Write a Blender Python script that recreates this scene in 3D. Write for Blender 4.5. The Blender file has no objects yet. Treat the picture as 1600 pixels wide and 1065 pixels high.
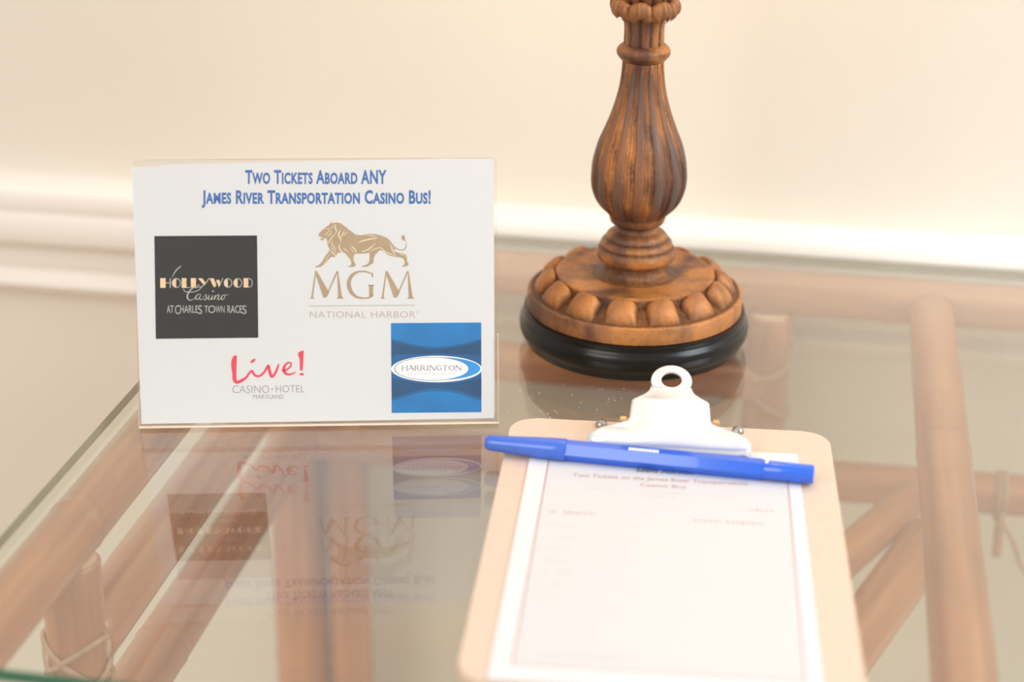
import bpy, bmesh, math, random
from mathutils import Vector, Matrix, Quaternion
random.seed(7)
S = bpy.context.scene
C = bpy.context.collection
ZG = 0.80                       # height of the glass top above the floor
PI = math.pi

# ------------------------------------------------------------------ camera
cam_d = bpy.data.cameras.new('camera'); cam = bpy.data.objects.new('camera', cam_d); C.objects.link(cam)
cam_d.sensor_width = 36; cam_d.lens = 64.66; cam_d.clip_start = 0.02
cam.matrix_world = (Matrix.Translation((0, 0, ZG + 0.39474)) @ Matrix.Rotation(0.16984, 4, 'Z')
                    @ Matrix.Rotation(PI/2 - 0.39897, 4, 'X') @ Matrix.Rotation(0.01025, 4, 'Z'))
cam_d.dof.use_dof = True; cam_d.dof.focus_distance = 0.925; cam_d.dof.aperture_fstop = 4.0
cam_d.shift_y = 0.0
S.camera = cam

# ------------------------------------------------------------------ world, lights, exposure
S.view_settings.view_transform = 'Standard'; S.view_settings.look = 'None'
S.view_settings.gamma = 1.0; S.view_settings.use_curve_mapping = False
S.view_settings.exposure = 0.40
S.cycles.use_denoising = True; S.cycles.use_adaptive_sampling = False
S.cycles.max_bounces = 14; S.cycles.transparent_max_bounces = 24
w = bpy.data.worlds.new('world'); S.world = w; w.use_nodes = True
bg = w.node_tree.nodes['Background']; bg.inputs[0].default_value = (1.0, 0.955, 0.915, 1); bg.inputs[1].default_value = 0.56

def area(name, loc, target, size, power, col, sy=None):
    l = bpy.data.lights.new(name, 'AREA'); l.energy = power; l.color = col; l.size = size
    if sy: l.shape = 'RECTANGLE'; l.size_y = sy
    o = bpy.data.objects.new(name, l); C.objects.link(o); o.location = loc
    o.rotation_euler = (Vector(target) - Vector(loc)).to_track_quat('-Z', 'Y').to_euler()
    return o
area('ceiling_light_area', (-1.15, -0.95, 2.2), (-.25, 1.0, ZG), 1.3, 18.5, (1.0, 0.97, 0.935))
area('window_light_area', (1.02, 0.66, 1.60), (0.28, 1.115, ZG + .22), 0.6, 10.8, (0.82, 0.915, 1.0), 0.7)

# ------------------------------------------------------------------ materials
def new_mat(name):
    m = bpy.data.materials.new(name); m.use_nodes = True
    nt = m.node_tree; b = nt.nodes['Principled BSDF']
    return m, nt, b
def mat(name, col, rough=.5, metal=0, noise=0, nscale=60, bump=0, coat=0, spec=.5, stretch=None, sss=0):
    m, nt, b = new_mat(name)
    b.inputs['Roughness'].default_value = rough; b.inputs['Metallic'].default_value = metal
    b.inputs['Coat Weight'].default_value = coat; b.inputs['Specular IOR Level'].default_value = spec
    tc = nt.nodes.new('ShaderNodeTexCoord'); mp = nt.nodes.new('ShaderNodeMapping')
    nt.links.new(tc.outputs['Object'], mp.inputs[0])
    if stretch: mp.inputs['Scale'].default_value = stretch
    n = nt.nodes.new('ShaderNodeTexNoise'); n.inputs['Scale'].default_value = nscale; n.inputs['Detail'].default_value = 5
    nt.links.new(mp.outputs[0], n.inputs[0])
    r = nt.nodes.new('ShaderNodeValToRGB')
    r.color_ramp.elements[0].position = .3; r.color_ramp.elements[1].position = .7
    r.color_ramp.elements[0].color = tuple(c*(1-noise) for c in col) + (1,)
    r.color_ramp.elements[1].color = tuple(min(1, c*(1+noise)) for c in col) + (1,)
    nt.links.new(n.outputs[0], r.inputs[0]); nt.links.new(r.outputs[0], b.inputs['Base Color'])
    if bump:
        bp = nt.nodes.new('ShaderNodeBump'); bp.inputs['Strength'].default_value = bump; bp.inputs['Distance'].default_value = .001
        nt.links.new(n.outputs[0], bp.inputs['Height']); nt.links.new(bp.outputs[0], b.inputs['Normal'])
    return m

def clear_mat(name, tint, f0=.042, rough=0.0, gain=1.0, haze=0):
    """clear sheet: straight transmission with Schlick reflection at every face"""
    m = bpy.data.materials.new(name); m.use_nodes = True; nt = m.node_tree; nt.nodes.clear()
    out = nt.nodes.new('ShaderNodeOutputMaterial'); mix = nt.nodes.new('ShaderNodeMixShader')
    tr = nt.nodes.new('ShaderNodeBsdfTransparent'); gl = nt.nodes.new('ShaderNodeBsdfGlossy')
    tr.inputs[0].default_value = tint + (1,); gl.inputs['Roughness'].default_value = rough
    gl.inputs[0].default_value = (1, 1, 1, 1)
    geo = nt.nodes.new('ShaderNodeNewGeometry')
    dot = nt.nodes.new('ShaderNodeVectorMath'); dot.operation = 'DOT_PRODUCT'
    nt.links.new(geo.outputs['Normal'], dot.inputs[0]); nt.links.new(geo.outputs['Incoming'], dot.inputs[1])
    def M(op, a, b=None):
        n = nt.nodes.new('ShaderNodeMath'); n.operation = op
        for i, v in enumerate((a, b)):
            if v is None: continue
            if isinstance(v, (int, float)): n.inputs[i].default_value = v
            else: nt.links.new(v, n.inputs[i])
        return n.outputs[0]
    c = M('ABSOLUTE', dot.outputs['Value']); k = M('SUBTRACT', 1.0, c); k = M('POWER', k, 5.0)
    k = M('MULTIPLY', k, (1 - f0)); k = M('ADD', k, f0); k = M('MULTIPLY', k, gain)
    nt.links.new(k, mix.inputs[0]); nt.links.new(tr.outputs[0], mix.inputs[1]); nt.links.new(gl.outputs[0], mix.inputs[2])
    if haze:   # pale diffuse layer mixed in to imitate haze over the glass
        df = nt.nodes.new('ShaderNodeBsdfDiffuse'); df.inputs[0].default_value = (.85, .86, .86, 1)
        mx = nt.nodes.new('ShaderNodeMixShader'); mx.inputs[0].default_value = haze
        nt.links.new(mix.outputs[0], mx.inputs[1]); nt.links.new(df.outputs[0], mx.inputs[2]); mix = mx
    nt.links.new(mix.outputs[0], out.inputs[0])
    return m

M_wall = mat('cream_wall_paint', (.80, .735, .64), .7, noise=.02, nscale=3)
M_trim = mat('white_trim_paint', (.89, .84, .77), .4, noise=.01, nscale=8)
M_floor = mat('beige_carpet', (.52, .38, .24), .95, noise=.12, nscale=300, bump=.6)
M_glass = clear_mat('table_glass', (.962, .980, .945), gain=1.6, haze=.026)
M_gedge = mat('glass_green_edge', (.06, .20, .13), .25, noise=.1, nscale=30)
M_gside = mat('glass_side_edge', (.26, .25, .15), .25, noise=.1, nscale=30)
M_acr = clear_mat('clear_acrylic', (.985, .985, .98), f0=.021)
M_acre = mat('acrylic_edge_glint', (.80, .64, .52), .2, noise=.05, nscale=80)  # cream colour stands in for light caught by the acrylic edges
M_card = mat('white_card', (.745, .74, .74), .5, noise=.004, nscale=20)
M_black = mat('printed_black', (.010, .011, .010), .5, noise=.12, nscale=140)
M_blueink = mat('printed_blue_lettering', (.045, .15, .43), .5, noise=.08, nscale=300)
M_tan = mat('printed_tan', (.46, .33, .20), .5, noise=.05, nscale=90)
M_cream = mat('printed_cream', (.84, .70, .50), .5)
M_taupe = mat('printed_taupe', (.55, .42, .38), .5)
M_gold = mat('printed_peach_gold', (.90, .62, .36), .5, noise=.12, nscale=250)
M_silver = mat('printed_silver', (.50, .48, .45), .5, noise=.1, nscale=250)
M_red = mat('printed_red', (.80, .06, .10), .5, noise=.05, nscale=90)
M_grey = mat('printed_grey', (.36, .30, .31), .5)
M_lgrey = mat('printed_light_grey', (.62, .60, .60), .5)
M_bl1 = mat('printed_mid_blue', (.005, .120, .330), .5, noise=.18, nscale=45)
M_bl2 = mat('printed_bright_blue', (.004, .195, .510), .5, noise=.15, nscale=45)
M_bl3 = mat('printed_deep_blue', (.006, .078, .205), .5, noise=.22, nscale=45)
M_cy = mat('printed_sky_blue', (.025, .31, .74), .5, noise=.06, nscale=60)
M_white = mat('printed_white', (.90, .92, .93), .5)
M_plum = mat('printed_plum', (.20, .11, .16), .5)
M_bl = mat('black_lacquer', (.006, .0055, .005), .26, noise=.3, nscale=50, spec=.35)
M_board = mat('pale_hardboard', (.72, .545, .425), .45, noise=.035, nscale=220)
M_chrome = mat('bright_nickel_plate', (.93, .93, .94), .26, metal=.5)
M_steel = mat('dull_rivet_steel', (.40, .38, .36), .35, metal=.9)
M_brass = mat('brass_wire', (.80, .55, .28), .3, metal=.9)
M_paper = mat('white_form_paper', (.73, .73, .735), .6)
M_paper2 = mat('white_form_panel', (.665, .65, .645), .6)
M_rline = mat('form_reddish_ink', (.48, .24, .22), .6)
M_fink = mat('form_faint_ink', (.58, .54, .53), .6)
M_dink = mat('form_dark_ink', (.10, .08, .09), .6)
M_pen = mat('blue_pen_plastic', (.020, .13, .72), .22, noise=.05, nscale=60, coat=.5)
M_cap = mat('blue_pen_cap_plastic', (.045, .14, .62), .3, noise=.05, nscale=60, coat=.4)
M_cut = mat('cut_cane_end', (.78, .55, .34), .6, noise=.1, nscale=200)
M_peel = mat('cane_binding_peel', (.48, .27, .15), .5, noise=.15, nscale=200)
M_dust = mat('pale_dust', (.85, .8, .7), .8)
M_shade = mat('ivory_lamp_shade', (.85, .76, .62), .8, noise=.03, nscale=200)

def cane_mat():
    m, nt, b = new_mat('stained_rattan_cane')
    tc = nt.nodes.new('ShaderNodeTexCoord'); mp = nt.nodes.new('ShaderNodeMapping'); mp.inputs['Scale'].default_value = (1, 1, .045)
    n = nt.nodes.new('ShaderNodeTexNoise'); n.inputs['Scale'].default_value = 150; n.inputs['Detail'].default_value = 6
    mp2 = nt.nodes.new('ShaderNodeMapping'); mp2.inputs['Scale'].default_value = (1, 1, .5)
    n2 = nt.nodes.new('ShaderNodeTexNoise'); n2.inputs['Scale'].default_value = 14; n2.inputs['Detail'].default_value = 3
    nt.links.new(tc.outputs['Object'], mp.inputs[0]); nt.links.new(mp.outputs[0], n.inputs[0])
    nt.links.new(tc.outputs['Object'], mp2.inputs[0]); nt.links.new(mp2.outputs[0], n2.inputs[0])
    r = nt.nodes.new('ShaderNodeValToRGB'); r.color_ramp.elements[0].position = .28; r.color_ramp.elements[1].position = .72
    r.color_ramp.elements[0].color = (.27, .080, .028, 1); r.color_ramp.elements[1].color = (.66, .265, .105, 1)
    mx = nt.nodes.new('ShaderNodeMath'); mx.operation = 'MULTIPLY_ADD'; mx.inputs[1].default_value = .5
    hf = nt.nodes.new('ShaderNodeMath'); hf.operation = 'MULTIPLY'; hf.inputs[1].default_value = .5
    nt.links.new(n2.outputs[0], hf.inputs[0]); nt.links.new(n.outputs[0], mx.inputs[0]); nt.links.new(hf.outputs[0], mx.inputs[2])
    nt.links.new(mx.outputs[0], r.inputs[0]); nt.links.new(r.outputs[0], b.inputs['Base Color'])
    b.inputs['Roughness'].default_value = .30; b.inputs['Coat Weight'].default_value = .5; b.inputs['Coat Roughness'].default_value = .2
    return m
M_cane = cane_mat()

def bronze_mat():
    """gilded antique resin: the 'ridge' attribute marks rubbed high places (wear), low places keep dark glaze"""
    m, nt, b = new_mat('antique_bronze_gilding')
    tc = nt.nodes.new('ShaderNodeTexCoord')
    mp = nt.nodes.new('ShaderNodeMapping'); mp.inputs['Scale'].default_value = (1, 1, .3)
    nt.links.new(tc.outputs['Object'], mp.inputs[0])
    big = nt.nodes.new('ShaderNodeTexNoise'); big.inputs['Scale'].default_value = 55; big.inputs['Detail'].default_value = 4
    fine = nt.nodes.new('ShaderNodeTexNoise'); fine.inputs['Scale'].default_value = 420; fine.inputs['Detail'].default_value = 6; fine.inputs['Roughness'].default_value = .7
    nt.links.new(mp.outputs[0], big.inputs[0]); nt.links.new(tc.outputs['Object'], fine.inputs[0])
    at = nt.nodes.new('ShaderNodeAttribute'); at.attribute_name = 'ridge'
    def M(op, a, b_, c=None):
        n = nt.nodes.new('ShaderNodeMath'); n.operation = op
        for i, v in enumerate((a, b_, c)):
            if v is None: continue
            if isinstance(v, (int, float)): n.inputs[i].default_value = v
            else: nt.links.new(v, n.inputs[i])
        return n.outputs[0]
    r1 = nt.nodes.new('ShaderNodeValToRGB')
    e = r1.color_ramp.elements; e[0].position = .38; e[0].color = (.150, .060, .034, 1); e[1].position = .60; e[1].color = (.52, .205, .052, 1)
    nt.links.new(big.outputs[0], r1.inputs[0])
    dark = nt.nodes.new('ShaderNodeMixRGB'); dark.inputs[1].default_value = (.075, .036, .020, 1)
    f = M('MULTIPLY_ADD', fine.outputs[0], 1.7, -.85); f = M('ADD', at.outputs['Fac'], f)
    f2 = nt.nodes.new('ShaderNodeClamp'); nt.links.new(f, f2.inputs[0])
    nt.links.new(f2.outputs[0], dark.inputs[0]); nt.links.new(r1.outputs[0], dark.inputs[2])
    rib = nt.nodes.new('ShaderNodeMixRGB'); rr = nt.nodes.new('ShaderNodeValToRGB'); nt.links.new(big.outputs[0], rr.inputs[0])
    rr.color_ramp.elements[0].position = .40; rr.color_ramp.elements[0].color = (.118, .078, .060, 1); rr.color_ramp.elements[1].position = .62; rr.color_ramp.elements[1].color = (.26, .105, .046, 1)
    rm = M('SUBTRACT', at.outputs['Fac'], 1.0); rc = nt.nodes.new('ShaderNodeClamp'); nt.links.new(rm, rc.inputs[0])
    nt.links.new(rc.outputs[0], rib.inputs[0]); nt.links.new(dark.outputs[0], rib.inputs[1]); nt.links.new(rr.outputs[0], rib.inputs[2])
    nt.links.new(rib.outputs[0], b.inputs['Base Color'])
    b.inputs['Metallic'].default_value = .25; b.inputs['Roughness'].default_value = .42
    bp = nt.nodes.new('ShaderNodeBump'); bp.inputs['Strength'].default_value = .55; bp.inputs['Distance'].default_value = .0007
    nt.links.new(fine.outputs[0], bp.inputs['Height']); nt.links.new(bp.outputs[0], b.inputs['Normal'])
    return m
M_bronze = bronze_mat()

# ------------------------------------------------------------------ helpers
def link(name, me, mats, parent=None, loc=None, smooth=False):
    if not isinstance(mats, (list, tuple)): mats = [mats]
    for m in mats: me.materials.append(m)
    if smooth:
        for p in me.polygons: p.use_smooth = True
    o = bpy.data.objects.new(name, me); C.objects.link(o)
    if parent: o.parent = parent
    if loc is not None: o.location = loc
    return o
def obj(name, bm, mats, parent=None, loc=None, smooth=False, angle=None):
    bmesh.ops.recalc_face_normals(bm, faces=bm.faces)
    me = bpy.data.meshes.new(name); bm.to_mesh(me); bm.free()
    o = link(name, me, mats, parent, loc, smooth)
    if angle:
        for p in me.polygons: p.use_smooth = True
        me.set_sharp_from_angle(angle=math.radians(angle))
    return o
def thing(name, label, cat, loc=(0, 0, 0), rotz=0, group=None):
    o = bpy.data.objects.new(name, None); C.objects.link(o); o.location = loc; o.rotation_euler = (0, 0, rotz)
    o.empty_display_size = .03
    return tag(o, label, cat, group)
def tag(o, label, cat, group=None):
    o['label'] = label; o['category'] = cat
    if group: o['group'] = group
    return o
def struct(o):
    o['kind'] = 'structure'; return o
def add_box(bm, x0, x1, y0, y1, z0, z1, mi=0):
    vs = [bm.verts.new((x, y, z)) for x in (x0, x1) for y in (y0, y1) for z in (z0, z1)]
    idx = [(0, 1, 3, 2), (4, 6, 7, 5), (0, 4, 5, 1), (2, 3, 7, 6), (0, 2, 6, 4), (1, 5, 7, 3)]
    fs = [bm.faces.new([vs[i] for i in f]) for f in idx]
    for f in fs: f.material_index = mi
    return fs
def lathe(bm, prof, seg=96, fn=None, layer=None, cx=0, cy=0, close=True):
    rings = []
    for (r, z) in prof:
        ring = []
        for i in range(seg):
            t = 2*PI*i/seg; k, rd = (1, .8) if fn is None else fn(t, r, z)
            v = bm.verts.new((cx + r*k*math.sin(t), cy - r*k*math.cos(t), z))
            if layer: v[layer] = rd
            ring.append(v)
        rings.append(ring)
    for a, b in zip(rings, rings[1:]):
        for i in range(seg):
            bm.faces.new((a[i], a[(i+1) % seg], b[(i+1) % seg], b[i]))
    if close:
        for ring in (rings[0], rings[-1]):
            try: bm.faces.new(ring)
            except ValueError: pass
def smooth_prof(pts, n=6):
    """Catmull-Rom through (z, r) points"""
    out = []
    P = [pts[0]] + list(pts) + [pts[-1]]
    for i in range(1, len(P)-2):
        p0, p1, p2, p3 = P[i-1:i+3]
        for k in range(n):
            t = k/n
            out.append(tuple(.5*((2*p1[j]) + (-p0[j]+p2[j])*t + (2*p0[j]-5*p1[j]+4*p2[j]-p3[j])*t*t + (-p0[j]+3*p1[j]-3*p2[j]+p3[j])*t**3) for j in range(2)))
    out.append(pts[-1]); return out
def frame_along(pts):
    P = [Vector(p) for p in pts]; fr = []
    ref = None
    for i, p in enumerate(P):
        d = (P[min(i+1, len(P)-1)] - P[max(i-1, 0)]).normalized()
        if ref is None:
            ref = d.orthogonal().normalized()
        else:
            ref = (ref - d*ref.dot(d)).normalized()
        fr.append((p, d, ref, d.cross(ref)))
    return fr
def tube(bm, pts, rad, seg=12, cap=True, flat=1.0, capmat=None):
    fr = frame_along(pts); rings = []
    for i, (p, d, a, b) in enumerate(fr):
        r = rad[i] if isinstance(rad, (list, tuple)) else rad
        rings.append([bm.verts.new(p + a*(r*math.cos(2*PI*k/seg)) + b*(r*flat*math.sin(2*PI*k/seg))) for k in range(seg)])
    for a, b in zip(rings, rings[1:]):
        for k in range(seg): bm.faces.new((a[k], a[(k+1) % seg], b[(k+1) % seg], b[k]))
    if cap:
        for r in (rings[0], rings[-1]):
            f = bm.faces.new(r)
            if capmat is not None: f.material_index = capmat
def curve_pts(pts, n=8, closed=False):
    """Catmull-Rom through tuples of any length"""
    k = len(pts[0]); out = []
    P = ([pts[-1]] + list(pts) + [pts[0], pts[1]]) if closed else ([pts[0]] + list(pts) + [pts[-1]])
    for i in range(1, len(P)-2):
        p0, p1, p2, p3 = P[i-1:i+3]
        for s in range(n):
            t = s/n
            out.append(tuple(.5*((2*p1[j]) + (-p0[j]+p2[j])*t + (2*p0[j]-5*p1[j]+4*p2[j]-p3[j])*t*t + (-p0[j]+3*p1[j]-3*p2[j]+p3[j])*t**3) for j in range(k)))
    if not closed: out.append(tuple(pts[-1]))
    return out

# ------------------------------------------------------------------ room shell
WY = 1.115                      # wall face
bm = bmesh.new(); add_box(bm, -2.6, 2.6, WY, WY+.12, 0, 2.6)
struct(obj('wall_back', bm, M_wall))
bm = bmesh.new(); add_box(bm, -2.6, 2.6, -2.2, WY+.12, -.1, 0)
struct(obj('floor', bm, M_floor))
def moulding(name, prof, z0):
    bm = bmesh.new(); ends = []
    for x in (-2.6, 2.6):
        ends.append([bm.verts.new((x, WY - d, z0 + z)) for d, z in prof])
    n = len(prof)
    for i in range(n): bm.faces.new((ends[0][i], ends[0][(i+1) % n], ends[1][(i+1) % n], ends[1][i]))
    bm.faces.new(ends[0]); bm.faces.new(ends[1])
    return struct(obj(name, bm, M_trim, angle=32))
rail_prof = [(-.002, .0135), (0, .0135), (.014, .0120), (.0185, .0095), (.0205, .006), (.0208, -.0045), (.0203, -.0060), (.0200, -.0075), (.0204, -.0090),
             (.0212, -.0108), (.0215, -.026), (.0200, -.0295), (.0155, -.0318), (.0095, -.033), (.0085, -.040), (.0092, -.0465), (.0080, -.0500), (.0055, -.0535),
             (.0105, -.0570), (.0135, -.0590), (.0142, -.0620), (.0130, -.0650), (.0095, -.0675), (.004, -.0690), (.0025, -.074), (-.002, -.074)]
moulding('trim_1', rail_prof, ZG)
moulding('baseboard_back', [(-.002, .13), (.004, .13), (.010, .122), (.012, .11), (.012, .0), (-.002, .0)], 0)

# ------------------------------------------------------------------ rattan table
GX0, GX1, GY0, GY1, GT = -.3405, .4905, .5630, 1.0915, .0055
table = thing('glass_table', 'rattan cane side table with a clear green-edged glass top against the wall', 'table', (.075, .83, 0))
TL = Vector((.075, .83, 0))
bm = bmesh.new()
r = .012
def rrect(x0, x1, y0, y1, r, n=6):
    pts = []
    for cx, cy, a0 in ((x1-r, y1-r, 0), (x0+r, y1-r, 90), (x0+r, y0+r, 180), (x1-r, y0+r, 270)):
        for k in range(n+1):
            a = math.radians(a0 + 90*k/n); pts.append((cx + r*math.cos(a), cy + r*math.sin(a)))
    return pts
pl = rrect(GX0-TL.x, GX1-TL.x, GY0-TL.y, GY1-TL.y, r)
top = [bm.verts.new((x, y, ZG)) for x, y in pl]; bot = [bm.verts.new((x, y, ZG-GT)) for x, y in pl]
bm.faces.new(top); bm.faces.new(bot[::-1])
for i in range(len(pl)):
    f = bm.faces.new((top[i], top[(i+1) % len(pl)], bot[(i+1) % len(pl)], bot[i]))
    x, y = pl[i]; x2, y2 = pl[(i+1) % len(pl)]
    f.material_index = 1 if (y + y2)/2 < GY0 - TL.y + .004 else 2
obj('glass_top', bm, [M_glass, M_gedge, M_gside], table)['label'] = 'clear glass top with a green edge'

def pole(name, p0, p1, r, parent=table, nodes=(), org=TL, seg=28, label=None):
    p0, p1 = Vector(p0), Vector(p1); d = p1 - p0; L = d.length
    nn = max(6, int(L/.012)); zs = sorted(set([L*i/nn for i in range(nn+1)] + [t*L + o for t in nodes for o in (-.006, -.003, -.001, 0, .001, .003, .006)]))
    zs = [z for z in zs if 0 <= z <= L]
    bm = bmesh.new(); prof = []
    for z in zs:
        k = 1.0
        for t in nodes:
            q = abs(z - t*L)
            k += .03*math.exp(-(q/.0035)**2) - .02*math.exp(-((q-.004)/.0012)**2)
        prof.append((r*k*(1 + .012*math.sin(z*21 + r*900)), z))
    rc = r*.12
    prof = [(prof[0][0]-rc, 0)] + [(a, max(b, rc)) if b < rc else (a, b) for a, b in prof if b <= L-rc] + [(prof[-1][0], L-rc), (prof[-1][0]-rc, L)]
    lathe(bm, prof, seg)
    for f in bm.faces:
        if len(f.verts) == seg: f.material_index = 1
    o = obj(name, bm, [M_cane, M_cut], parent, angle=50)
    o.location = p0 - org; o.rotation_mode = 'QUATERNION'; o.rotation_quaternion = d.to_track_quat('Z', 'Y')
    if label: o['label'] = label
    return o
ZR = ZG - GT - .0142            # first ring of rails
Z2, Z3 = ZG - .0755, ZG - .1385
xl, xr, xm, yb, yf, yleg = -.3270, .4770, .0750, 1.0735, .5050, .700
pole('top_rail', (xl, yf, ZR), (xl, yb, ZR), .0140, nodes=(.36, .86))
pole('top_rail', (xr, yf, ZR), (xr, yb, ZR), .0140, nodes=(.3, .8))
pole('top_rail', (xm, yf+.014, ZR), (xm, yb-.012, ZR), .0136, nodes=(.2, .64))
pole('top_rail', (xl-.012, yb+.004, ZR), (xr+.012, yb+.004, ZR), .0140, nodes=(.12, .47, .8))
pole('top_rail', (xl-.012, yf, ZR), (xr+.012, yf, ZR), .0140, nodes=(.2, .5, .8))
# side stretchers
for x, s in ((-.3235, 1), (.4735, -1)):
    pole('stretcher', (x, yleg, Z2), (x, yb-.008, Z2), .0150, nodes=(.52,))
    pole('stretcher', (x-.001, yleg-.02, Z3), (x-.001, yb-.008, Z3), .0150, nodes=(.3, .8))
# back stretchers
pole('stretcher', (xl, yb-.008, Z2), (-.0214, yb-.008, Z2), .0128, nodes=(.45, .8))
pole('stretcher', (xl, yb-.012, Z3-.003), (xr, yb-.012, Z3+.004), .0132, nodes=(.2, .54, .78))
pole('stretcher', (xl, yleg-.005, Z3-.02), (xr, yleg-.005, Z3-.02), .0132, nodes=(.3, .6))
# legs
legs = [((xl, yleg), .0142), ((xr, yleg), .0142), ((-.3310, yb), .0195), ((xr, yb), .0160), ((-.0214, yb-.004), .0142), ((-.2935, yb-.008), .0142)]
for (x, y), r in legs:
    pole('leg', (x, y, 0), (x, y, ZR-.0115 if y < 1 else ZR-.011), r, nodes=(.18, .42, .63, .83, .945))
# crossing braces under the glass
b1a, b1b = Vector((.0735, 1.030, ZG-.1300)), Vector((.0365, .9550, ZG-.1300)); d = b1b-b1a
pole('brace', b1a, b1a + d*4.3, .0118, nodes=(.4,), label='thinner brace with a pale cut end')
b2a, b2b = Vector((.0830, .9960, ZG-.1400)), Vector((.0470, .8940, ZG-.1400)); d = b2b-b2a
pole('brace', b2a, b2a + d*3.0, .0158, nodes=(.5,), label='thicker brace with a pale cut end')

def binding(center, axis, r, turns, parent=table):
    """strips of cane peel wound over a joint"""
    bm = bmesh.new(); ax = Vector(axis).normalized(); u = ax.orthogonal().normalized(); v = ax.cross(u)
    for (tilt, az, off) in turns:
        pts = []
        for k in range(33):
            a = 2*PI*k/32
            q = u*math.cos(a) + v*math.sin(a)
            pts.append(Vector(center) - TL + q*(r + .0006) + ax*(off + tilt*math.cos(a - az)))
        fr = frame_along(pts); w = .0014; prev = None; first = None
        for i, (p, d, _, _) in enumerate(fr[:-1]):
            q = (p - (Vector(center) - TL)); q -= ax*q.dot(ax); q.normalize()
            side = d.cross(q).normalized()
            cs = [bm.verts.new(p + side*w - q*.0008), bm.verts.new(p + side*w*.7 + q*.0010), bm.verts.new(p - side*w*.7 + q*.0010), bm.verts.new(p - side*w - q*.0008)]
            if prev:
                for j in range(3): bm.faces.new((prev[j], prev[j+1], cs[j+1], cs[j]))
            else: first = cs
            prev = cs
        for j in range(3): bm.faces.new((prev[j], prev[j+1], first[j+1], first[j]))
    return obj('binding', bm, M_peel, parent, smooth=True)
binding((xl, yleg, ZG-.080), (0, 0, 1), .0150, [(.014, 1.2, 0), (.013, 2.6, -.004), (-.012, 2.0, -.002), (.006, 2.2, -.024)])
binding((.1290, yb-.012, Z3), (1, 0, 0), .0142, [(0, 0, -.002), (0, 0, 0.001), (0, 0, .0025)])
binding((xr, yleg, ZG-.080), (0, 0, 1), .0150, [(.014, 1.2, 0), (.013, 2.6, -.004), (-.012, 2.0, -.002)])
binding((-.0214, yb-.004, Z2), (0, 0, 1), .0150, [(.010, .4, .016), (.010, 2.4, -.012)])
bm = bmesh.new()   # loose end of the peel hanging from the wrapped joint
tube(bm, [Vector(p)-TL for p in curve_pts([(.131, yb-.026, Z3-.012), (.1385, yb-.028, Z3-.024), (.146, yb-.026, Z3-.042), (.158, yb-.024, Z3-.056)], 6)], .0014, 8)
tube(bm, [Vector(p)-TL for p in curve_pts([(.1290, yb-.027, Z3-.004), (.1290, yb-.028, Z3-.018), (.1295, yb-.0275, Z3-.034)], 6)], .0030, 8)
obj('binding', bm, M_peel, table, smooth=True)['label'] = 'loose hanging end of the cane peel'

# ------------------------------------------------------------------ table lamp
LX, LY = -.0930, .9382
lamp = thing('table_lamp', 'antique bronze fluted baluster table lamp on a round black base', 'lamp', (LX, LY, ZG))
bm = bmesh.new()
black = [(0, 0), (.0570, 0), (.0592, .0012), (.0600, .0035), (.0606, .0052), (.0618, .0062), (.0627, .0085), (.0630, .0115), (.0627, .0140), (.0617, .0158),
         (.0606, .0168), (.0603, .0178), (.0607, .0190), (.0604, .0203), (.0590, .0207), (0, .0207)]
lathe(bm, black[1:-1], 128)
obj('base_plinth', bm, M_bl, lamp, angle=40)['label'] = 'glossy black plinth with a rolled edge'
bm = bmesh.new(); ly = bm.verts.layers.float.new('ridge')
def dishfn(t, r, z): return (1, .25 if .0435 < r < .0570 else .95)
disc = [(.0575, .0205), (.0588, .0210), (.0588, .0293), (.0580, .0302), (.0565, .0305), (.0560, .0300), (.0535, .0302), (.0480, .0330), (.0440, .0350), (.0436, .0385), (.0432, .0402), (.0422, .0408),
        (.0400, .0405), (.0330, .0398), (.0270, .0396), (.0200, .0396)]
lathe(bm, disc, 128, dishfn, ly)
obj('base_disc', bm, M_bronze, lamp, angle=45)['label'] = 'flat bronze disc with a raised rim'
def bead_mesh():
    bm = bmesh.new(); ly = bm.verts.layers.float.new('ridge')
    nu, nv = 20, 14; R0, R1, da = .0430, .0552, math.radians(10.4); grid = []
    for j in range(nv+1):
        row = []
        b = -1 + 2*j/nv
        for i in range(nu+1):
            a = -1 + 2*i/nu
            # squarish pillow
            h = max(0, (1-abs(a)**3.0))**.55 * max(0, (1-abs(b)**3.2))**.55
            rr = R0 + (R1-R0)*(j/nv); tt = a*da*(1 - .06*b)
            zb = .0385 - (rr-R0)/(R1-R0)*.0085
            z = zb - .0035 + h*(.0088 - .0004*b)
            v = bm.verts.new((rr*math.sin(tt), -rr*math.cos(tt), z)); v[ly] = .10 + 1.0*min(1, h*1.1); row.append(v)
        grid.append(row)
    for j in range(nv):
        for i in range(nu): bm.faces.new((grid[j][i], grid[j][i+1], grid[j+1][i+1], grid[j+1][i]))
    bmesh.ops.recalc_face_normals(bm, faces=bm.faces)
    me = bpy.data.meshes.new('bead'); bm.to_mesh(me); bm.free(); me.materials.append(M_bronze)
    for p in me.polygons: p.use_smooth = True
    return me
bme = bead_mesh()
for k in range(14):
    o = bpy.data.objects.new('bead', bme); C.objects.link(o); o.parent = lamp
    o.rotation_euler = (0, 0, math.radians(-1.9 + 360/14*k))
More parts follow.
